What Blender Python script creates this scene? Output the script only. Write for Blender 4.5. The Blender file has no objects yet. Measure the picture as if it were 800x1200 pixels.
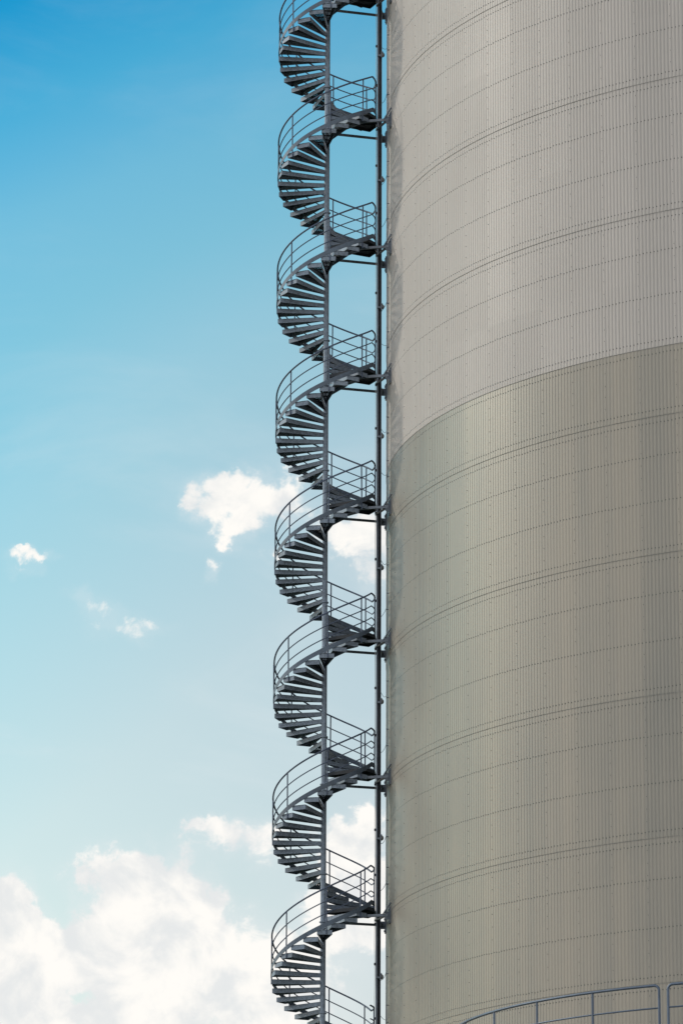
import bpy, math, random
import numpy as np
from mathutils import Vector, Matrix
random.seed(7)
rng = np.random.default_rng(11)
PI = math.pi
R = math.radians
scene = bpy.context.scene
col = scene.collection

# ------------------------------------------------------------------ helpers
class MB:
    """collects faces of one mesh"""
    def __init__(self): self.v = []; self.f = []; self.m = []
    def add(self, vs, fs, mi=0):
        o = len(self.v); self.v += [tuple(p) for p in vs]
        self.f += [tuple(i + o for i in f) for f in fs]; self.m += [mi] * len(fs)
    def box(self, c, size, rz=0.0, mi=0, tilt=None):
        sx, sy, sz = [s / 2 for s in size]
        M = Matrix.Rotation(rz, 3, 'Z')
        if tilt: M = M @ tilt
        P = [Vector(c) + M @ Vector((x, y, z)) for x in (-sx, sx) for y in (-sy, sy) for z in (-sz, sz)]
        self.add(P, [(0, 1, 3, 2), (4, 6, 7, 5), (0, 4, 5, 1), (2, 3, 7, 6), (0, 2, 6, 4), (1, 5, 7, 3)], mi)
    def bar(self, a, b, w, h, mi=0, up=(0, 0, 1)):
        a = Vector(a); b = Vector(b); d = (b - a).normalized(); u = Vector(up)
        s = d.cross(u)
        if s.length < 1e-4: s = d.cross(Vector((1, 0, 0)))
        s.normalize(); u = s.cross(d).normalized()
        P = [q + s * sx * w / 2 + u * sz * h / 2 for q in (a, b) for sx, sz in ((-1, -1), (1, -1), (1, 1), (-1, 1))]
        self.add(P, [(3, 2, 1, 0), (4, 5, 6, 7), (0, 1, 5, 4), (1, 2, 6, 5), (2, 3, 7, 6), (3, 0, 4, 7)], mi)
    def tube(self, pts, r, n=8, mi=0, cap=True, closed=False):
        pts = [Vector(p) for p in pts]; N = len(pts); rings = []
        prev = None
        for i, p in enumerate(pts):
            if closed: d = pts[(i + 1) % N] - pts[i - 1]
            else: d = pts[min(i + 1, N - 1)] - pts[max(i - 1, 0)]
            d.normalize()
            if prev is None:
                u = d.orthogonal().normalized()
            else:
                u = (prev - d * prev.dot(d))
                u = u.normalized() if u.length > 1e-6 else d.orthogonal().normalized()
            prev = u; w = d.cross(u)
            rr = r[i] if isinstance(r, (list, tuple)) else r
            rings.append([p + (u * math.cos(2 * PI * k / n) + w * math.sin(2 * PI * k / n)) * rr for k in range(n)])
        vs = [q for g in rings for q in g]; fs = []
        for i in range(N if closed else N - 1):
            j = (i + 1) % N
            for k in range(n):
                fs.append((i * n + k, i * n + (k + 1) % n, j * n + (k + 1) % n, j * n + k))
        if cap and not closed:
            fs.append(tuple(range(n))[::-1]); fs.append(tuple((N - 1) * n + k for k in range(n)))
        self.add(vs, fs, mi)
    def build(self, name, mats, parent=None, smooth=False, loc=None):
        me = bpy.data.meshes.new(name)
        me.from_pydata(self.v, [], self.f)
        for m in (mats if isinstance(mats, (list, tuple)) else [mats]): me.materials.append(m)
        me.polygons.foreach_set('material_index', self.m)
        if smooth:
            me.polygons.foreach_set('use_smooth', [True] * len(self.f))
            me.set_sharp_from_angle(angle=R(40))
        me.update()
        o = bpy.data.objects.new(name, me); col.objects.link(o)
        if parent: o.parent = parent
        if loc: o.location = loc
        return o

def tag(o, label=None, cat=None, group=None, kind=None):
    for k, v in (('label', label), ('category', cat), ('group', group), ('kind', kind)):
        if v: o[k] = v
    return o
def thing(name, loc, label, cat, group=None):
    o = bpy.data.objects.new(name, None); col.objects.link(o); o.location = loc; o.empty_display_size = .2
    return tag(o, label, cat, group)
def kids(o): return [c for c in bpy.data.objects if c.parent == o]
def copy_tree(o, parent=None, loc=None):
    c = o.copy(); col.objects.link(c); c.parent = parent
    if loc is not None: c.location = loc
    for ch in KIDS.get(o.name, []) if o.name in KIDS else kids(o):
        d = copy_tree(ch, c)
        if d.name.startswith('tread'):                        # hand-fitted: no two treads sit quite alike
            d.rotation_euler.z += random.gauss(0, .006); d.rotation_euler.x += random.gauss(0, .0035); d.location.z += random.gauss(0, .004)
        elif d.name.startswith('post'):
            d.rotation_euler.x += random.gauss(0, .006); d.rotation_euler.y += random.gauss(0, .006)
    return c
KIDS = {}

# ------------------------------------------------------------------ materials
def mat(name, rgb, rough=.5, metal=0.0, var=.0, scale=3.0, streak=False, spec=.5, bump=0.0, vcol=None, rvar=0.0):
    m = bpy.data.materials.new(name); m.use_nodes = True
    nt = m.node_tree; b = nt.nodes['Principled BSDF']
    b.inputs['Base Color'].default_value = (*rgb, 1); b.inputs['Roughness'].default_value = rough
    b.inputs['Metallic'].default_value = metal; b.inputs['Specular IOR Level'].default_value = spec
    if var or rvar or bump:
        tc = nt.nodes.new('ShaderNodeTexCoord'); mp = nt.nodes.new('ShaderNodeMapping')
        nt.links.new(tc.outputs['Object'], mp.inputs[0])
        oi = nt.nodes.new('ShaderNodeObjectInfo')            # every tread, post and sheet weathered in its own way
        ofs = nt.nodes.new('ShaderNodeVectorMath'); ofs.operation = 'SCALE'; ofs.inputs[0].default_value = (31, 17, 53)
        nt.links.new(oi.outputs['Random'], ofs.inputs['Scale']); nt.links.new(ofs.outputs[0], mp.inputs['Location'])
        if streak: mp.inputs['Scale'].default_value = (1, 1, .08)
        no = nt.nodes.new('ShaderNodeTexNoise'); no.inputs['Scale'].default_value = scale
        no.inputs['Detail'].default_value = 6; no.inputs['Roughness'].default_value = .62
        nt.links.new(mp.outputs[0], no.inputs['Vector'])
        if var:
            rp = nt.nodes.new('ShaderNodeMapRange'); rp.inputs[1].default_value = .3; rp.inputs[2].default_value = .7
            ad = nt.nodes.new('ShaderNodeMath'); ad.operation = 'MULTIPLY_ADD'; ad.inputs[1].default_value = .22
            sb = nt.nodes.new('ShaderNodeMath'); sb.operation = 'SUBTRACT'; sb.inputs[1].default_value = .11
            nt.links.new(no.outputs['Fac'], sb.inputs[0]); nt.links.new(oi.outputs['Random'], ad.inputs[0]); nt.links.new(sb.outputs[0], ad.inputs[2])
            nt.links.new(ad.outputs[0], rp.inputs[0])
            mx = nt.nodes.new('ShaderNodeMix'); mx.data_type = 'RGBA'
            c2 = vcol or tuple(c * (1 + var) for c in rgb)
            mx.inputs[6].default_value = (*[c * (1 - var) for c in rgb], 1); mx.inputs[7].default_value = (*c2, 1)
            nt.links.new(rp.outputs[0], mx.inputs[0]); nt.links.new(mx.outputs[2], b.inputs['Base Color'])
        if rvar:
            r2 = nt.nodes.new('ShaderNodeMapRange'); r2.inputs[1].default_value = .3; r2.inputs[2].default_value = .7
            r2.inputs[3].default_value = rough - rvar; r2.inputs[4].default_value = rough + rvar
            nt.links.new(no.outputs['Fac'], r2.inputs[0]); nt.links.new(r2.outputs[0], b.inputs['Roughness'])
        if bump:
            bp = nt.nodes.new('ShaderNodeBump'); bp.inputs['Strength'].default_value = bump; bp.inputs['Distance'].default_value = .01
            nt.links.new(no.outputs['Fac'], bp.inputs['Height']); nt.links.new(bp.outputs[0], b.inputs['Normal'])
    return m

def cladding_mat(name, rgb, alt, rough, metal):
    """coated profiled sheet; every sheet a trifle different in tint and gloss, faint runs of dirt"""
    m = mat(name, rgb, rough, metal)
    nt = m.node_tree; b = nt.nodes['Principled BSDF']; L = nt.links.new
    tc = nt.nodes.new('ShaderNodeTexCoord'); sx = nt.nodes.new('ShaderNodeSeparateXYZ'); L(tc.outputs['Object'], sx.inputs[0])
    at = nt.nodes.new('ShaderNodeMath'); at.operation = 'ARCTAN2'; L(sx.outputs[1], at.inputs[0]); L(sx.outputs[0], at.inputs[1])
    ml = nt.nodes.new('ShaderNodeMath'); ml.operation = 'MULTIPLY_ADD'; L(at.outputs[0], ml.inputs[0])
    ml.inputs[1].default_value = 88 / (2 * PI); ml.inputs[2].default_value = 100 - PHI_COL * 88 / (2 * PI)
    fl = nt.nodes.new('ShaderNodeMath'); fl.operation = 'FLOOR'; L(ml.outputs[0], fl.inputs[0])
    zz = nt.nodes.new('ShaderNodeMath'); zz.operation = 'MULTIPLY_ADD'; L(sx.outputs[2], zz.inputs[0]); zz.inputs[1].default_value = 1 / 3.75
    zz.inputs[2].default_value = -((33.39 - 3.75 * 9) / 3.75)
    zf = nt.nodes.new('ShaderNodeMath'); zf.operation = 'FLOOR'; L(zz.outputs[0], zf.inputs[0])
    cb = nt.nodes.new('ShaderNodeCombineXYZ'); L(fl.outputs[0], cb.inputs[0]); L(zf.outputs[0], cb.inputs[1])
    wn = nt.nodes.new('ShaderNodeTexWhiteNoise'); wn.noise_dimensions = '2D'; L(cb.outputs[0], wn.inputs['Vector'])
    w1 = nt.nodes.new('ShaderNodeTexWhiteNoise'); w1.noise_dimensions = '1D'; L(fl.outputs[0], w1.inputs['W'])
    mp = nt.nodes.new('ShaderNodeMapping'); mp.inputs['Scale'].default_value = (1.6, 1.6, .05); L(tc.outputs['Object'], mp.inputs[0])
    no = nt.nodes.new('ShaderNodeTexNoise'); no.inputs['Scale'].default_value = 1.0; no.inputs['Detail'].default_value = 7; no.inputs['Roughness'].default_value = .6
    L(mp.outputs[0], no.inputs['Vector'])
    n2 = nt.nodes.new('ShaderNodeTexNoise'); n2.inputs['Scale'].default_value = .22; n2.inputs['Detail'].default_value = 4; L(tc.outputs['Object'], n2.inputs['Vector'])
    def madd(x, k, y):
        q = nt.nodes.new('ShaderNodeMath'); q.operation = 'MULTIPLY_ADD'; L(x, q.inputs[0]); q.inputs[1].default_value = k
        if isinstance(y, float): q.inputs[2].default_value = y
        else: L(y, q.inputs[2])
        return q.outputs[0]
    fac = madd(no.outputs['Fac'], 1.5, madd(n2.outputs['Fac'], 1.0, madd(wn.outputs['Value'], .25, madd(w1.outputs['Value'], .50, -1.12))))  # random sheet tint; the per-column share also paints in warm sheen bands
    mx = nt.nodes.new('ShaderNodeMix'); mx.data_type = 'RGBA'; mx.clamp_factor = True
    mx.inputs[6].default_value = (*rgb, 1); mx.inputs[7].default_value = (*alt, 1); L(fac, mx.inputs[0]); L(mx.outputs[2], b.inputs['Base Color'])
    L(madd(wn.outputs['Value'], .05, madd(w1.outputs['Value'], .07, madd(n2.outputs['Fac'], .12, rough - .12))), b.inputs['Roughness'])
    return m

PHI_COL = -2.609105 + .0709609 * 4
M_UP = cladding_mat('pale_cladding', (.455, .425, .408), (.415, .39, .375), .60, .05)
M_LO = cladding_mat('grey_cladding', (.295, .27, .232), (.222, .216, .198), .40, .38)
M_RIVET = mat('rivet_washer', (.085, .088, .09), .7, 0)
M_LAP_SHADE = mat('lap_shadow_line', (.26, .26, .25), .8, 0)
M_GALV = mat('galvanised_steel', (.18, .225, .29), 0.6, .2, var=.42, scale=14, rvar=.1)
M_GALV_D = mat('weathered_galvanised_steel', (.09, .12, .165), .6, .2, var=.3, scale=6, rvar=.1)
M_SHADED = mat('shaded_steel_plate', (.018, .024, .034), .75, .0, var=.2, scale=9)  # near-black: shade of the undersides put into tread and landing plates
M_RAIL = mat('galvanised_tube', (.075, .10, .16), .55, .25, var=.2, scale=6)
M_MAST = mat('mast_steel', (.15, .175, .215), .55, .5, var=.25, scale=4)
M_DARK = mat('black_cable', (.022, .026, .036), .6, 0)
M_WHITE = mat('white_plastic', (.6, .6, .6), .5, 0, var=.1)
M_LAMPG = mat('lamp_glass', (.16, .165, .17), .25, 0)
M_GROUND = mat('grassy_ground', (.085, .095, .05), .95, 0, var=.35, scale=.8)
M_CONC = mat('concrete', (.34, .33, .31), .9, 0, var=.2, scale=1.2)
M_TANK = mat('tank_steel', (.33, .34, .34), .5, .3, var=.15, scale=1.5, streak=True)

# ------------------------------------------------------------------ ground
g = MB(); g.add([(-2500, -2500, 0), (2500, -2500, 0), (2500, 2500, 0), (-2500, 2500, 0)], [(0, 1, 2, 3)])
tag(g.build('ground', M_GROUND), kind='structure')

# ------------------------------------------------------------------ the silo
AX, AY, RT = 16.596, 117.333, 15.274
NR = 880
ZC = 35.287                       # where pale sheets meet darker ones
zs_low = [ZC, ZC - 1.901] + [ZC - 1.901 - 3.75 * k for k in range(1, 9)] + [0.15]
zs_up = [ZC + 3.75 * k for k in range(0, 7)]
PHASE = PHI_COL
def courses(zpairs, mats, name, parent, half):
    V = []; F = []; MI = []
    off = 0
    prof = [(0.0, 0.0), (.30, 0.0), (.44, 1.0), (.86, 1.0)]
    d = .0105
    ang = np.array([PHASE + 2 * PI / NR * (i + f - .15) for i in range(NR) for f, _ in prof])
    hgt = np.array([h for i in range(NR) for _, h in prof]) * d
    n = len(ang)
    for (z0, z1) in zpairs:
        # lower edge laps over the course below and stands 14 mm proud of it
        rb = RT + hgt + .009; rt_ = RT + hgt
        vb = np.stack([rb * np.cos(ang), rb * np.sin(ang), np.full(n, z0 - .02)], -1)
        vt = np.stack([rt_ * np.cos(ang), rt_ * np.sin(ang), np.full(n, z1)], -1)
        vi = np.stack([(rb - .008) * np.cos(ang), (rb - .008) * np.sin(ang), np.full(n, z0 - .02)], -1)
        vg = np.stack([(rb - .004) * np.cos(ang), (rb - .004) * np.sin(ang), np.full(n, z0 - .032)], -1)   # thin strip whose colour paints the shadow line under the lap
        V += [vb, vt, vi, vg]
        i = np.arange(n); j = (i + 1) % n
        F.append(np.stack([i, j, j + n, i + n], -1) + off)
        F.append(np.stack([i + 2 * n, j + 2 * n, j, i], -1) + off)
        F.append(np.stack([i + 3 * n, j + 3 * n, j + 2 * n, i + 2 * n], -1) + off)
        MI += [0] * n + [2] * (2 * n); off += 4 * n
    # screws on the weather side, in rows along the laps and the girts and up every sheet edge
    C = []
    a_view = math.atan2(-AY, -AX)
    for (z0, z1) in zpairs:
        H = z1 - z0
        rows = [z0 + .15, z1 - .19]
        if H > 3: rows += [z0 + .374 * H, z0 + .706 * H]
        t = lambda z: .009 * (1 - (z - z0) / H)
        for zr in rows:
            for i in range(NR):
                a = PHASE + 2 * PI / NR * i
                if abs((a - a_view + PI) % (2 * PI) - PI) < half:
                    C.append((a + rng.normal(0, .00012), zr + rng.normal(0, .006), RT + t(zr), .017))
        zc = z0 + .42
        while zc < z1 - .3:
            for k in range(88):
                a = PHASE + 2 * PI / 88 * k
                if abs((a - a_view + PI) % (2 * PI) - PI) < half:
                    if min(abs(zc - q) for q in rows) > .1:
                        C.append((a + 2 * PI / NR * .5, zc + rng.normal(0, .008), RT + t(zc) + .0105, .0105))
            zc += .335
    C = np.array(C); m = len(C)
    hx = np.arange(6) * PI / 3
    ca, sa = np.cos(C[:, 0]), np.sin(C[:, 0])
    def ringv(rad, out):
        u = rad[:, None] * np.cos(hx)[None]; w = rad[:, None] * np.sin(hx)[None]; rr = (C[:, 2] + out)[:, None]
        return np.stack([rr * ca[:, None] - u * sa[:, None], rr * sa[:, None] + u * ca[:, None], C[:, 1][:, None] + w], -1).reshape(-1, 3)
    V += [ringv(C[:, 3], -.004), ringv(C[:, 3] * .9, .008)]
    base = off + np.arange(m)[:, None] * 6
    top = base + 6 * m
    quads = np.stack([np.stack([base[:, 0] + k, base[:, 0] + (k + 1) % 6, top[:, 0] + (k + 1) % 6, top[:, 0] + k], -1) for k in range(6)], 1).reshape(-1, 4)
    hexa = top + np.arange(6)[None]
    q1 = top + np.array([[0, 1, 2, 3]]); q2 = top + np.array([[0, 3, 4, 5]])
    F += [quads, q1, q2]; MI += [1] * (len(quads) + 2 * m)
    V = np.concatenate(V); F = np.concatenate(F).astype(np.int32)
    me = bpy.data.meshes.new(name)
    me.vertices.add(len(V)); me.vertices.foreach_set('co', V.astype(np.float32).ravel())
    me.loops.add(F.size); me.loops.foreach_set('vertex_index', F.ravel())
    me.polygons.add(len(F)); me.polygons.foreach_set('loop_start', np.arange(0, F.size, 4, dtype=np.int32))
    for mm in mats: me.materials.append(mm)
    me.polygons.foreach_set('material_index', np.array(MI, np.int32))
    me.polygons.foreach_set('use_smooth', [False] * len(F))
    me.update(calc_edges=True); me.validate()
    me.shade_flat()
    o = bpy.data.objects.new(name, me); col.objects.link(o); o.parent = parent
    return o
silo = thing('silo', (AX, AY, 0), 'huge round storage silo clad in ribbed sheets, pale above and darker grey below', 'silo')
lo = courses([(zs_low[k + 1], zs_low[k]) for k in range(len(zs_low) - 1)], [M_LO, M_RIVET, M_LAP_SHADE], 'lower_cladding', silo, 2.0)
tag(lo, 'darker grey ribbed sheet cladding')
up = courses([(zs_up[k], zs_up[k + 1]) for k in range(len(zs_up) - 1)], [M_UP, M_RIVET, M_LAP_SHADE], 'upper_cladding', silo, 2.0)
tag(up, 'pale beige ribbed sheet cladding')
b = MB(); n = 96; zt = zs_up[-1]
vs = [((RT + .25) * math.cos(2 * PI * k / n), (RT + .25) * math.sin(2 * PI * k / n), zt - .1) for k in range(n)]
vs += [((RT + .25) * math.cos(2 * PI * k / n), (RT + .25) * math.sin(2 * PI * k / n), zt + .15) for k in range(n)] + [(0, 0, zt + 3.2)]
b.add(vs, [(k, (k + 1) % n, n + (k + 1) % n, n + k) for k in range(n)] + [(n + k, n + (k + 1) % n, 2 * n) for k in range(n)] + [tuple(range(n))[::-1]])
b.build('roof', M_TANK, silo)

# ------------------------------------------------------------------ spiral staircase
SX, SY = -.472, 116.25
PITCH = 3.973
TIE_Z = [33.9 + PITCH * k for k in range(5, -9, -1)]   # beams under the landings
LAND = .265                                        # landing surface above the beam centre
RS = 1.455
TH0, TH1 = R(28.0), R(326.3)                       # flight from landing edge to next landing edge
NT = 19; DT = (TH1 - TH0) / NT; RISE = PITCH / (NT + 1)
def pol(r, a, z): return (r * math.cos(a), r * math.sin(a), z)
FL0, FL1 = R(19), R(338)
def helix(a):
    """height of the walking line above its landing, a from -22 to 338 degrees; flat along the landing"""
    if a < FL0: return 0.0
    return PITCH * (a - FL0) / (FL1 - FL0)
stair = thing('spiral_staircase', (SX, SY, 0), 'tall galvanised spiral staircase winding round a slim pole beside the silo', 'staircase')
b = MB()
b.tube([(0, 0, 0.0), (0, 0, 57.6)], .079, 20)
for tz in TIE_Z:
    if tz > 0:
        for dz in (-.08, 1.3):
            b.tube([(0, 0, tz + dz), (0, 0, tz + dz + .03)], .112, 20)
b.build('center_pole', M_GALV, stair, smooth=True)

flights = []
zl_top = max(k for k in TIE_Z if k < 56)
view = [33.9 + PITCH * k for k in (-4, -3, -2, -1, 0, 1, 2, 3, 4)]
proto = None
def band(z_lo, z_hi, r, th, steps=72):
    m = MB(); vs = []; fs = []
    A = [R(-22) + (R(338) - R(-22)) * i / steps for i in range(steps + 1)]
    for a in A:
        z = helix(a)
        vs += [pol(r, a, z + z_lo), pol(r, a, z + z_hi), pol(r + th, a, z + z_hi), pol(r + th, a, z + z_lo)]
    for i in range(steps):
        for k in range(4):
            fs.append((4 * i + k, 4 * i + (k + 1) % 4, 4 * i + 4 + (k + 1) % 4, 4 * i + 4 + k))
    m.add(vs, fs); return m
def tread_mb():
    """folded pan tread: slotted top plate, deep lips in front, behind and at the outer end; nose at angle 0"""
    m = MB(); w = DT + R(1.4); lip = .125; t = .006
    ri, ro = .078, RS - .012
    # plate as strips with slots between (open treads)
    strips = 7
    for s in range(strips):
        a0 = w * s / strips; a1 = w * (s + (.80 if s < strips - 1 else 1.0)) / strips
        P = [pol(ri, a0, 0), pol(ri, a1, 0), pol(ro, a1, 0), pol(ro, a0, 0)]
        Q = [(x, y, -t) for x, y, _ in P]
        m.add(P + Q, [(0, 1, 2, 3), (7, 6, 5, 4), (0, 4, 5, 1), (1, 5, 6, 2), (2, 6, 7, 3), (3, 7, 4, 0)], 1)
    for r0 in (.45, .80, 1.12):        # cross plates between the strips
        P = [pol(r0, 0.004, -.001), pol(r0, w - .004, -.001), pol(r0 + .10, w - .004, -.001), pol(r0 + .10, .004, -.001)]
        Q = [(x, y, -t + .001) for x, y, _ in P]
        m.add(P + Q, [(0, 1, 2, 3), (7, 6, 5, 4), (0, 4, 5, 1), (1, 5, 6, 2), (2, 6, 7, 3), (3, 7, 4, 0)], 1)
    def lipwall(a, s):
        d = Vector((-math.sin(a), math.cos(a), 0)) * s * .007
        p, q = Vector(pol(ri, a, -t)), Vector(pol(ro, a, -t)); dn = Vector((0, 0, -lip))
        m.add([p, q, q + d, p + d, p + dn * .92, q + dn, q + d + dn, p + d + dn * .92], [(0, 1, 2, 3), (7, 6, 5, 4), (0, 4, 5, 1), (1, 5, 6, 2), (2, 6, 7, 3), (3, 7, 4, 0)])
    lipwall(0, 1); lipwall(w, -1)
    a0, a1 = .006, w - .006
    p, q = Vector(pol(ro, a0, -t)), Vector(pol(ro, a1, -t)); nrm = Vector((math.cos(w / 2), math.sin(w / 2), 0)) * -.007; dn = Vector((0, 0, -lip))
    m.add([p, q, q + nrm, p + nrm, p + dn, q + dn, q + nrm + dn, p + nrm + dn], [(0, 1, 2, 3), (7, 6, 5, 4), (0, 4, 5, 1), (1, 5, 6, 2), (2, 6, 7, 3), (3, 7, 4, 0)])
    # sleeve round the pole
    return m
def landing_mb():
    m = MB(); a0, a1 = R(-33.7), R(28); lip = .09; t = .008; ri = .078
    out = [pol(RS - .01, a0, 0), pol(RS + .05, R(-14), 0), pol(RS + .05, R(9), 0), pol(RS - .01, a1, 0)]
    inn = [pol(ri, a0, 0), pol(ri, a1, 0)]
    P = [inn[0]] + out + [inn[1]]; n = len(P)
    Q = [(x, y, -t) for x, y, _ in P]
    m.add(P + Q, [tuple(range(n)), tuple(range(n, 2 * n))[::-1]] + [(k, n + k, n + (k + 1) % n, (k + 1) % n) for k in range(n)])
    for k in range(5):
        a, c = Vector(P[k]), Vector(P[k + 1])
        m.bar(a + Vector((0, 0, -t - lip / 2)), c + Vector((0, 0, -t - lip / 2)), .009, lip)
    for a in (R(-12), R(8)):           # stiffeners underneath
        m.bar(pol(ri, a, -.06), pol(RS, a, -.05), .02, .07)
    return m
def rail_mb(h, r):
    m = MB(); A = [R(-22) + R(360) * i / 80 for i in range(81)]
    m.tube([pol(RS - .012, a, helix(a) + h) for a in A], r, 8, cap=False); return m
def post_mb():
    m = MB(); m.tube([(0, 0, -.12), (0, 0, 1.185)], .0195, 8); return m

fl = band(.08, .22, RS + .004, .010).build('flight', M_GALV_D, stair)
fl.location = (0, 0, view[0] + LAND)
tm = tread_mb().build('tread', [M_GALV, M_SHADED], fl)
for i in range(NT):
    o = tm if i == 0 else tm.copy()
    if i: col.objects.link(o); o.parent = fl
    o.location = (0, 0, RISE * (i + 1)); o.rotation_euler = (0, 0, TH0 + DT * i)
landing_mb().build('landing', M_SHADED, fl)
rail_mb(1.20, .0245).build('handrail', M_RAIL, fl, smooth=True)
gr = rail_mb(.475, .0165).build('guard_rail', M_RAIL, fl, smooth=True)
g2 = gr.copy(); col.objects.link(g2); g2.parent = fl; g2.location = (0, 0, .35)
pm = post_mb().build('post', M_RAIL, fl, smooth=True)
PA = [R(x) for x in (-1, 35, 83, 131, 179, 225, 274, 317)]
for i, a in enumerate(PA):
    o = pm if i == 0 else pm.copy()
    if i: col.objects.link(o); o.parent = fl
    o.location = pol(RS - .012, a, helix(a)); o.rotation_euler = (0, 0, a)
KIDS[fl.name] = kids(fl)
for z in view[1:]:
    copy_tree(fl, stair, (0, 0, z + LAND))

# ------------------------------------------------------------------ mast with cables beside the stairs
MX, MY = 1.085, 116.28
mast = thing('support_mast', (MX, MY, 0), 'thin dark steel mast with cables running up between spiral stairs and silo', 'mast')
b = MB()
b.box((-.05, -.045, 28.7), (.048, .06, 57.4)); b.box((-.066, .035, 28.7), (.012, .1, 57.4))
b.box((.066, 0, 28.7), (.012, .15, 57.4))
b.box((0, .03, 28.7), (.119, .01, 57.4))
for k in range(14):
    z = 1.4 + 4.0 * k
    b.box((0, -.0, z), (.15, .16, .34)) if False else b.box((0, .012, z), (.111, .024, .30))
b.build('column', M_MAST, mast)
b = MB()
for (dx, dy, r) in ((-.008, -.02, .013), (.02, -.025, .014), (.045, -.02, .010)):
    pts = []
    for k in range(150):
        z = .3 + k * .38
        pts.append((dx + .004 * math.sin(z * 1.7 + dx * 90), dy + .004 * math.cos(z * 1.3), z))
    b.tube(pts, r, 6)
b.build('cable', M_DARK, mast, smooth=True)
b = MB()
for dx in (-.098,):
    pts = [(dx + .005 * math.sin(k * 1.9), -.05 + .006 * math.sin(k * 1.1), .3 + k * .5) for k in range(115)]
    b.tube(pts, .008, 6)
b.build('thin_cable', M_WHITE, mast, smooth=True)
proto_c = None
for k in range(26):
    z = 15.3 + k * 1.33 + random.uniform(-.12, .12)
    if proto_c is None:
        b = MB(); b.box((-.092, -.05, 0), (.045, .05, .07)); b.box((-.112, -.055, 0), (.02, .03, .035)); proto_c = o = b.build('cable_clip', M_DARK, mast)
    else:
        o = proto_c.copy(); col.objects.link(o); o.parent = mast
    o.location = (0, 0, z)

# ------------------------------------------------------------------ ties from landing and mast to the silo wall
def tangent_x(y):                                   # outside of the cladding at depth y
    return AX - math.sqrt((RT + .03) ** 2 - (y - AY) ** 2)
def tie(z, label):
    t = thing('wall_tie', (MX, MY, z), label, 'wall tie', 'steel ties between mast and silo wall')
    yn, yf = -.80, .82
    xn, xf = tangent_x(MY + yn) - MX, tangent_x(MY + yf) - MX
    b = MB(); b.bar((-.42, yn + .12, 0), (xn - .05, yn, .012), .06, .075); b.build('near_beam', M_MAST, t)
    b = MB(); b.bar((SX - MX + .08, .35, 0), (xf - .05, yf, 0), .055, .065); b.build('far_beam', M_MAST, t)
    b = MB(); b.bar((-.09, .0, -.01), (xn - .10, yn + .03, .005), .05, .05); b.build('brace', M_MAST, t)
    b = MB(); b.bar((-.0, .05, -.012), (xf - .09, yf - .03, -.006), .05, .05); b.build('brace', M_MAST, t)
    for (x, y) in ((xn, yn), (xf, yf)):
        a = math.atan2(MY + y - AY, MX + x - AX)
        b = MB()
        b.box((x, y, 0), (.035, .22, .46), a)
        b.box((x - .07, y, 0), (.15, .02, .22), a)
        for dz in (-.17, .17):
            for dy in (-.07, .07):
                b.box((x + math.cos(a) * .025 - math.sin(a) * dy, y + math.sin(a) * .025 + math.cos(a) * dy, dz), (.03, .035, .035), a)
        b.build('wall_plate', M_MAST, t)
    # short raking strut on the near plate
    b = MB(); b.bar((xn - .20, yn + .0, .02), (xn + .02, yn - .16, .34), .03, .03); b.build('raking_strut', M_MAST, t)
    return t
TIELAB = {
    4: 'highest dark steel tie bolting the mast to the silo at the top edge',
    3: 'second dark steel tie from the top on the pale cladding edge',
    2: 'third dark steel tie from the top, halfway up the pale cladding',
    1: 'lowest dark steel tie on the pale cladding, just above the colour change',
    0: 'first dark steel tie below the colour change of the cladding',
    -1: 'second dark steel tie below the colour change of the cladding',
    -2: 'second lowest dark steel tie, level with the high end of the cloud bank',
    -3: 'lowest dark steel tie, in front of the white cloud bank',
}
for k in range(4, -4, -1):
    tie(33.9 + PITCH * k, TIELAB[k])

# ------------------------------------------------------------------ lamps on the mast
LAMPLAB = {
    3: 'highest small bulkhead lamp on the mast, between the two topmost ties',
    2: 'second small bulkhead lamp from the top on the steel mast',
    1: 'third small bulkhead lamp from the top on the mast, beside pale cladding',
    0: 'small bulkhead lamp on the mast just above the colour change of the silo',
    -1: 'small bulkhead lamp on the mast beside the cloud in the middle',
    -2: 'third small bulkhead lamp from the bottom of the steel mast',
    -3: 'second small bulkhead lamp from the bottom, above the cloud bank',
    -4: 'lowest small bulkhead lamp on the mast, below the lowest tie',
}
proto_l = None
for k in range(3, -5, -1):
    z = 33.9 + PITCH * k + 2.35
    if proto_l is None:
        t = thing('bulkhead_lamp', (MX + .045, MY - .09, z), LAMPLAB[k], 'lamp', 'lamps up the mast')
        b = MB(); b.box((.015, 0, 0), (.03, .13, .19)); b.box((.03, 0, .08), (.06, .10, .03)); b.build('lamp_base', M_MAST, t)
        b = MB()
        rings = [(.0, .062), (.03, .060), (.058, .045), (.075, .02)]
        vs = []; fs = []; n = 14
        for (x, r) in rings:
            vs += [(.03 + x, r * math.cos(2 * PI * q / n), 1.25 * r * math.sin(2 * PI * q / n)) for q in range(n)]
        for i in range(len(rings) - 1):
            fs += [(i * n + q, i * n + (q + 1) % n, (i + 1) * n + (q + 1) % n, (i + 1) * n + q) for q in range(n)]
        fs.append(tuple((len(rings) - 1) * n + q for q in range(n)))
        b.add(vs, fs); b.build('lamp_cover', M_LAMPG, t, smooth=True)
        b = MB(); b.box((-.055, -.02, -.02), (.10, .03, .05)); b.build('arm', M_MAST, t)
        KIDS[t.name] = kids(t); proto_l = t
    else:
        t = copy_tree(proto_l, None, (MX + .045, MY - .09, z)); t['label'] = LAMPLAB[k]

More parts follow.
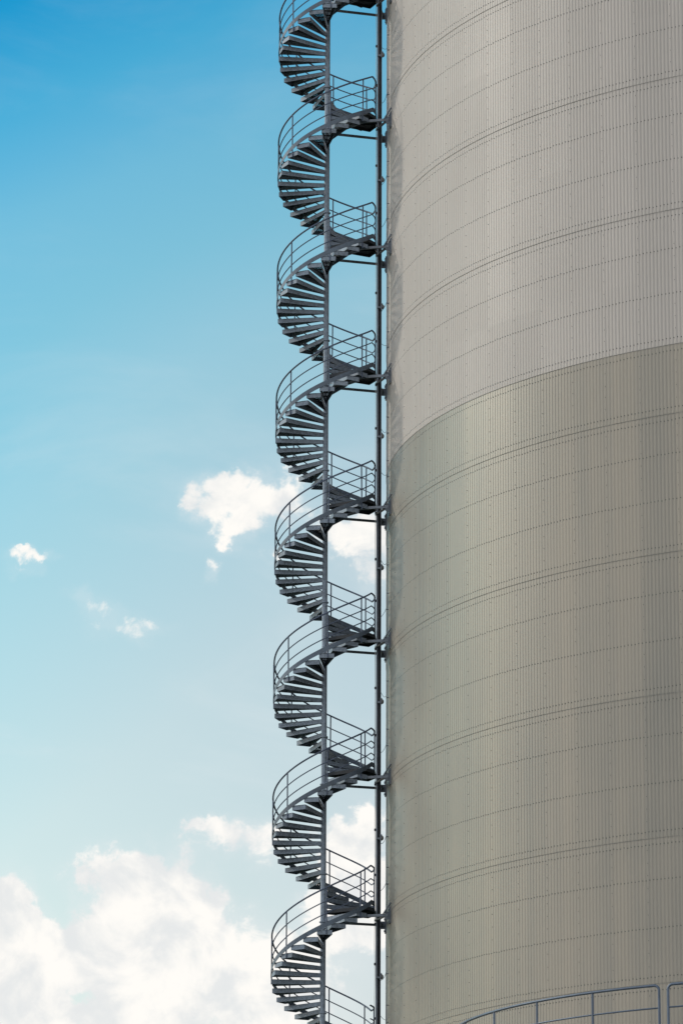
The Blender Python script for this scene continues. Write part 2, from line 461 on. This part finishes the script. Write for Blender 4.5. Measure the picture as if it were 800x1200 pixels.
# ------------------------------------------------------------------ cable run up the silo edge
CY = 115.9
cx0 = tangent_x(CY) - .045
run = thing('cable_run', (cx0, CY, 0), 'thin vertical cable run clipped up the very edge of the silo wall', 'cable run')
b = MB()
pts = [(.004 * math.sin(k * 1.3), .01 * math.sin(k * .7), .4 + .5 * k) for k in range(114)]
b.tube(pts, .013, 6); b.build('cable', M_MAST, run, smooth=True)
pc = pw = None
for k in range(4, -5, -1):
    for j, dz in enumerate((1.05, 2.42)):
        z = 33.9 + PITCH * k + dz + random.uniform(-.05, .05)
        b = MB(); b.box((.0, -.03, .18), (.02, .05, .5)); b.box((.02, -.03, .42), (.07, .03, .025)); b.box((.02, -.03, -.06), (.07, .03, .025))
        b.box((.018, -.035, .18), (.012, .035, .32), mi=1)
        b.build('clip_bracket', [M_MAST, M_WHITE], run, loc=(0, 0, z))
        b = MB(); x0 = MX + .07 - cx0; y0 = MY - CY
        pts = []
        s = random.choice((-1, 1)); sag = random.uniform(.02, .09)
        for q in range(9):
            u = q / 8
            pts.append((x0 * (1 - u), y0 * (1 - u) - .03 * u, .18 * s * (1 - u) - sag * math.sin(PI * u)))
        b.tube(pts, .007, 6); b.build('wire', M_MAST, run, smooth=True, loc=(0, 0, z))

# ------------------------------------------------------------------ smaller tank in front, only its guardrail rises into view
S = .93
TX, TY, TR, TZ = 12.05 * S, 98.753 * S, 9.44 * S, 14.412 * S + 1.7
tank = thing('low_tank', (TX, TY, 0), 'lower round steel tank standing in front of the silo', 'tank')
b = MB(); n = 120; Rr = TR + .12; H = TZ - 1.02
vs = [(Rr * math.cos(2 * PI * k / n), Rr * math.sin(2 * PI * k / n), z) for z in (0, H - .12) for k in range(n)]
b.add(vs, [(k, (k + 1) % n, n + (k + 1) % n, n + k) for k in range(n)])
b.build('shell', M_TANK, tank)
b = MB()
vs = [((Rr + .05) * math.cos(2 * PI * k / n), (Rr + .05) * math.sin(2 * PI * k / n), z) for z in (H - .12, H) for k in range(n)]
b.add(vs, [(k, (k + 1) % n, n + (k + 1) % n, n + k) for k in range(n)] + [tuple(range(n, 2 * n)), tuple(range(n))[::-1]])
b.build('roof', M_CONC, tank)
def guardrail(f0, f1, posts, label):
    t = thing('guardrail', (TX + TR * math.cos((f0 + f1) / 2), TY + TR * math.sin((f0 + f1) / 2), TZ - 1.02), label, 'guardrail', 'guardrail sections along the tank roof')
    L0 = t.location
    def P(f, z): return Vector((TX + TR * math.cos(f), TY + TR * math.sin(f), TZ + z)) - L0
    rc = .11                                         # corner radius
    b = MB(); pts = []
    da = rc / TR
    pts.append(P(f0, -1.0))
    for q in range(0, 7): a = PI / 2 * q / 6; pts.append(P(f0 + da * (1 - math.cos(a)), -rc + rc * math.sin(a)))
    ns = 48
    for q in range(1, ns): pts.append(P(f0 + da + (f1 - f0 - 2 * da) * q / ns, 0))
    for q in range(6, -1, -1): a = PI / 2 * q / 6; pts.append(P(f1 - da * (1 - math.cos(a)), -rc + rc * math.sin(a)))
    pts.append(P(f1, -1.0))
    b.tube(pts, .0285, 10); b.build('top_rail', M_RAIL2, t, smooth=True)
    b = MB(); b.tube([P(f0 + (f1 - f0) * q / 40, -.465) for q in range(41)], .0185, 8); b.build('mid_rail', M_RAIL2, t, smooth=True)
    for f in posts:
        b = MB(); b.tube([P(f, -1.0), P(f, -.02)], .0255, 10)
        b.tube([P(f, -1.0), P(f, -.985)], .07, 10)
        b.build('post', M_RAIL2, t, smooth=True)
    return t
M_RAIL2 = mat('guardrail_tube', (.095, .125, .18), .5, .3, var=.2, scale=5)
F = 3.589; DF = .187
guardrail(F - 3 * DF, F + 3 * DF, [F + k * DF for k in (-2, -1, 0, 1, 2)], 'curved grey tube guardrail section with three posts in front of the silo')
guardrail(F + 3 * DF + .0235, F + 3 * DF + .0235 + 6 * DF, [F + 3 * DF + .0235 + k * DF for k in (1, 2, 3, 4, 5)], 'guardrail section in the corner, only its rounded end showing beside the gap')

# ------------------------------------------------------------------ sun and sky
SUN_AZ = R(293)          # compass direction of the sun (0 = +Y, clockwise)
SUN_EL = R(28)
sd = Vector((math.sin(SUN_AZ) * math.cos(SUN_EL), math.cos(SUN_AZ) * math.cos(SUN_EL), math.sin(SUN_EL)))
sl = bpy.data.lights.new('sun', 'SUN'); sl.energy = 1.5; sl.angle = R(3.5); sl.color = (1, .90, .76)
so = bpy.data.objects.new('sun', sl); col.objects.link(so); so.rotation_euler = sd.to_track_quat('Z', 'Y').to_euler(); so.location = (-60, 140, 90)

w = bpy.data.worlds.new('World'); scene.world = w; w.use_nodes = True
nt = w.node_tree; nt.nodes.clear(); L = nt.links.new
def N(t, **kw):
    n = nt.nodes.new(t)
    for k, v in kw.items(): setattr(n, k, v)
    return n
def inp(s, x):
    if hasattr(x, 'links'): L(x, s)
    else: s.default_value = x
def math_(op, a, b=0.0, c=0.0, clamp=False):
    n = N('ShaderNodeMath', operation=op); n.use_clamp = clamp
    inp(n.inputs[0], a); inp(n.inputs[1], b); inp(n.inputs[2], c); return n.outputs[0]
def smooth(x, a, b):
    n = N('ShaderNodeMapRange', interpolation_type='SMOOTHSTEP'); inp(n.inputs[0], x); inp(n.inputs[1], a); inp(n.inputs[2], b); return n.outputs[0]
def mixc(f, a, b, mode='MIX'):
    n = N('ShaderNodeMix', data_type='RGBA', blend_type=mode); inp(n.inputs[0], f)
    for s, x in ((n.inputs[6], a), (n.inputs[7], b)):
        if hasattr(x, 'links'): L(x, s)
        else: s.default_value = (*x, 1)
    return n.outputs[2]
sky = N('ShaderNodeTexSky', sky_type='NISHITA'); sky.sun_disc = False
sky.sun_elevation = SUN_EL; sky.sun_rotation = SUN_AZ; sky.altitude = 50; sky.air_density = 1.0; sky.dust_density = .6; sky.ozone_density = 1.6
tc = N('ShaderNodeTexCoord'); sp = N('ShaderNodeSeparateXYZ'); L(tc.outputs['Generated'], sp.inputs[0])
az = math_('MULTIPLY', math_('ARCTAN2', sp.outputs[0], sp.outputs[1]), 57.29578)
el = math_('MULTIPLY', math_('ARCSINE', sp.outputs[2]), 57.29578)
cv = N('ShaderNodeCombineXYZ'); inp(cv.inputs[0], az); inp(cv.inputs[1], el)
def noise(scale, detail=8, rough=.55, off=(0, 0, 0), dist=0.0, sc=(1, 1, 1)):
    mp = N('ShaderNodeMapping'); L(cv.outputs[0], mp.inputs[0]); mp.inputs['Location'].default_value = off; mp.inputs['Scale'].default_value = sc
    n = N('ShaderNodeTexNoise'); n.inputs['Scale'].default_value = scale; n.inputs['Detail'].default_value = detail
    n.inputs['Roughness'].default_value = rough; n.inputs['Distortion'].default_value = dist; L(mp.outputs[0], n.inputs['Vector']); return n.outputs['Fac']
wx = noise(1.3, 5, .6, (41.3, 9.7, 0)); wy = noise(1.3, 5, .6, (5.3, 61.7, 0))
n_big = noise(.8, 9, .58, (3.1, 7.7, 0))
n_mid = noise(2.3, 9, .62, (11.3, 2.7, 0), .35)
n_soft = noise(.5, 3, .5, (1.3, 20.7, 0))
az0, el0 = az, el
az = math_('MULTIPLY_ADD', math_('SUBTRACT', wx, .5), 1.3, az); el = math_('MULTIPLY_ADD', math_('SUBTRACT', wy, .5), .9, el)
# the air: Nishita graded with height and azimuth (greener-blue higher up, milky near the horizon)
def ramp(x, stops):
    r = N('ShaderNodeValToRGB'); inp(r.inputs[0], x); e = r.color_ramp.elements
    while len(e) < len(stops): e.new(.5)
    for q, (p, c) in zip(e, stops): q.position = p; q.color = (*c, 1)
    return r.outputs[0]
# clouds: each a soft ellipse (azimuth, elevation, half width, half height, weight) broken up by noise
CLOUDS = [
    # cumulus bank low on the left
    (-4.65, 9.36, 0.75, 0.78, 0.9), (-4.61, 9.99, 0.46, 0.42, 0.85), (-2.90, 10.29, 0.68, 0.50, 0.95), (-3.46, 10.54, 0.30, 0.21, 0.5), (-2.61, 10.58, 0.46, 0.28, 0.85), (-2.12, 10.09, 0.58, 0.50, 0.9), (-2.94, 9.50, 1.09, 0.57, 0.85), (-1.70, 9.72, 0.48, 0.38, 0.7), (-3.99, 8.77, 1.45, 0.50, 0.75), (-2.10, 8.87, 1.33, 0.53, 0.7), (-0.92, 9.23, 0.54, 0.65, 0.5), (-0.80, 8.65, 0.97, 0.41, 0.5),
    # arm rising behind the stairs, cloud between stairs and mast
    (-1.90, 11.19, 0.24, 0.15, 0.62), (-1.60, 10.99, 0.30, 0.17, 0.6), (-1.18, 10.97, 0.48, 0.28, 0.6), (-0.96, 10.69, 0.36, 0.33, 0.42), (0.26, 10.81, 0.46, 0.47, 0.95), (-0.00, 10.34, 0.48, 0.47, 0.9), (0.40, 11.30, 0.24, 0.19, 0.5), (0.38, 9.88, 0.48, 0.59, 0.5), (-0.33, 9.41, 0.48, 0.59, 0.3),
    # cloud in the middle
    (-2.05, 15.61, 0.24, 0.24, 0.5), (-1.69, 15.79, 0.46, 0.27, 0.62), (-1.16, 15.79, 0.44, 0.26, 0.58), (-1.40, 15.41, 0.36, 0.31, 0.54), (-0.80, 15.62, 0.46, 0.35, 0.52), (-1.52, 15.15, 0.19, 0.12, 0.4), (0.25, 15.28, 0.51, 0.47, 0.65), (0.39, 14.78, 0.39, 0.35, 0.5), (-1.73, 14.70, 0.18, 0.17, 0.5), (-1.06, 14.77, 0.12, 0.11, 0.42),
    # wisps
    (-4.38, 14.79, 0.34, 0.12, 0.47), (-4.55, 14.58, 0.24, 0.09, 0.25), (-3.61, 14.31, 0.34, 0.15, 0.3), (-3.02, 13.85, 0.67, 0.18, 0.31), (-3.37, 14.11, 0.36, 0.17, 0.28),
]
HOLES = [(-3.88, 10.16, 0.24, 0.40, 0.8), (-1.35, 10.39, 0.51, 0.40, 0.75), (-3.58, 8.85, 0.31, 0.11, 0.6), (-0.63, 10.40, 0.27, 0.35, 0.4)]      # gaps of clear air between the puffs
field = None
for (a0, e0, ra, re, wt) in CLOUDS:
    dx = math_('MULTIPLY', math_('SUBTRACT', az, a0), 1 / ra); dy = math_('MULTIPLY', math_('SUBTRACT', el, e0), 1 / re)
    d2 = math_('ADD', math_('MULTIPLY', dx, dx), math_('MULTIPLY', dy, dy))
    gz = math_('MULTIPLY', math_('EXPONENT', math_('MULTIPLY', d2, -.9)), wt)
    field = gz if field is None else math_('SUBTRACT', math_('ADD', field, gz), math_('MULTIPLY', field, gz))
for (a0, e0, ra, re, wt) in HOLES:
    dx = math_('MULTIPLY', math_('SUBTRACT', az, a0), 1 / ra); dy = math_('MULTIPLY', math_('SUBTRACT', el, e0), 1 / re)
    gz = math_('EXPONENT', math_('MULTIPLY', math_('ADD', math_('MULTIPLY', dx, dx), math_('MULTIPLY', dy, dy)), -.9))
    field = math_('MULTIPLY', field, math_('MULTIPLY_ADD', gz, -wt, 1.0))
az, el = az0, el0
# away from the picture: scattered cloud, plus an unseen bright layer added as fill for the silo
fill_side = smooth(math_('ADD', math_('MULTIPLY', sp.outputs[1], -.8), math_('MULTIPLY', sp.outputs[0], -.6)), -.05, .65)
far = math_('MULTIPLY', smooth(math_('ABSOLUTE', az), 8, 16), smooth(noise(.09, 7, .6, (8.1, 2.2, 0)), math_('MULTIPLY_ADD', fill_side, -.26, .52), math_('MULTIPLY_ADD', fill_side, -.22, .66)))
edge = math_('SUBTRACT', 1.0, math_('MULTIPLY', smooth(field, .5, 1.0), .35))
brk = math_('MULTIPLY', math_('ADD', math_('MULTIPLY', math_('SUBTRACT', n_big, .5), .8), math_('MULTIPLY', math_('SUBTRACT', n_mid, .5), 1.1)), edge)
dens = smooth(math_('ADD', field, math_('MULTIPLY', brk, smooth(field, .0, .35))), .30, .59)
veil = math_('MULTIPLY', smooth(field, .03, .6), .30)
azc = N('ShaderNodeClamp'); inp(azc.inputs[0], az); azc.inputs[1].default_value = -9; azc.inputs[2].default_value = 9
uu = math_('MULTIPLY_ADD', azc.outputs[0], -.42, math_('SUBTRACT', el, 2.13))
uu = math_('SUBTRACT', uu, math_('MULTIPLY', math_('ADD', azc.outputs[0], 2.6), math_('MULTIPLY', math_('SUBTRACT', 1.0, smooth(el, 16.0, 19.5)), .42)))
grade = ramp(math_('MULTIPLY', uu, 1 / 45), [(q / 45, tuple(v * .5 for v in c)) for q, c in (
    (4.0, (1.9, 1.45, 1.18)), (8.4, (1.92, 1.58, 1.21)), (11.4, (1.93, 1.66, 1.25)), (15.4, (1.47, 1.68, 1.31)), (16.5, (1.34, 1.68, 1.34)), (17.95, (.99, 1.6, 1.34)),
    (19.3, (.80, 1.53, 1.365)), (20.05, (.57, 1.42, 1.37)), (20.9, (.33, 1.31, 1.35)), (22.45, (.06, 1.02, 1.26)), (28, (.35, 1.2, 1.32)), (42, (.5, 1.25, 1.35)))])  # deepest stop paints the lens's corner darkening into the air
air = mixc(1.0, sky.outputs[0], grade, 'MULTIPLY')
bright = mixc(1.0, air, (.224, .224, .224), 'MULTIPLY')
white = (1.03, 1.0, .95); grey = (.80, .82, .825)
cshade = smooth(math_('ADD', math_('MULTIPLY', noise(1.0, 5, .55, (21.3, 4.7, 0), .4), .8), math_('MULTIPLY', n_mid, .25)), .40, .60)
ccol = mixc(math_('MULTIPLY', cshade, .9), grey, white)
s1 = bright
s2 = mixc(veil, s1, (.86, .87, .88))
thin = math_('MULTIPLY', smooth(noise(.32, 6, .6, (7.3, 3.1, 0), .6, (.6, 1.5, 1)), .44, .70), math_('MULTIPLY_ADD', smooth(el, 20, 14), .13, .05))   # uneven high haze
s2 = mixc(thin, s2, (.84, .87, .885))
s3 = mixc(dens, s2, ccol)
fcol = mixc(fill_side, (.95, .95, .93), (1.18, 1.18, 1.17))
s3 = mixc(far, s3, fcol)
bg = N('ShaderNodeBackground'); L(s3, bg.inputs[0]); bg.inputs[1].default_value = 1.0
wo = N('ShaderNodeOutputWorld'); L(bg.outputs[0], wo.inputs[0])

# ------------------------------------------------------------------ camera
t, r = .270720312, .00409040308
ct, st_ = math.cos(t), math.sin(t)
Fv = Vector((0, ct, st_)); Uv = Vector((0, -st_, ct)); Rv = Vector((1, 0, 0))
R2 = Rv * math.cos(r) + Uv * math.sin(r); U2 = -Rv * math.sin(r) + Uv * math.cos(r)
cam = bpy.data.cameras.new('camera'); co = bpy.data.objects.new('camera', cam); col.objects.link(co)
M = Matrix(((R2.x, U2.x, -Fv.x, 0), (R2.y, U2.y, -Fv.y, 0), (R2.z, U2.z, -Fv.z, 1.7), (0, 0, 0, 1)))
co.matrix_world = M
cam.sensor_fit = 'VERTICAL'; cam.sensor_height = 24; cam.sensor_width = 16; cam.lens = 4862.782 / 1200 * 24
cam.clip_start = .5; cam.clip_end = 6000
scene.camera = co
scene.view_settings.view_transform = 'Standard'; scene.view_settings.look = 'None'
scene.view_settings.exposure = 0.0; scene.view_settings.gamma = 1; scene.view_settings.use_curve_mapping = False
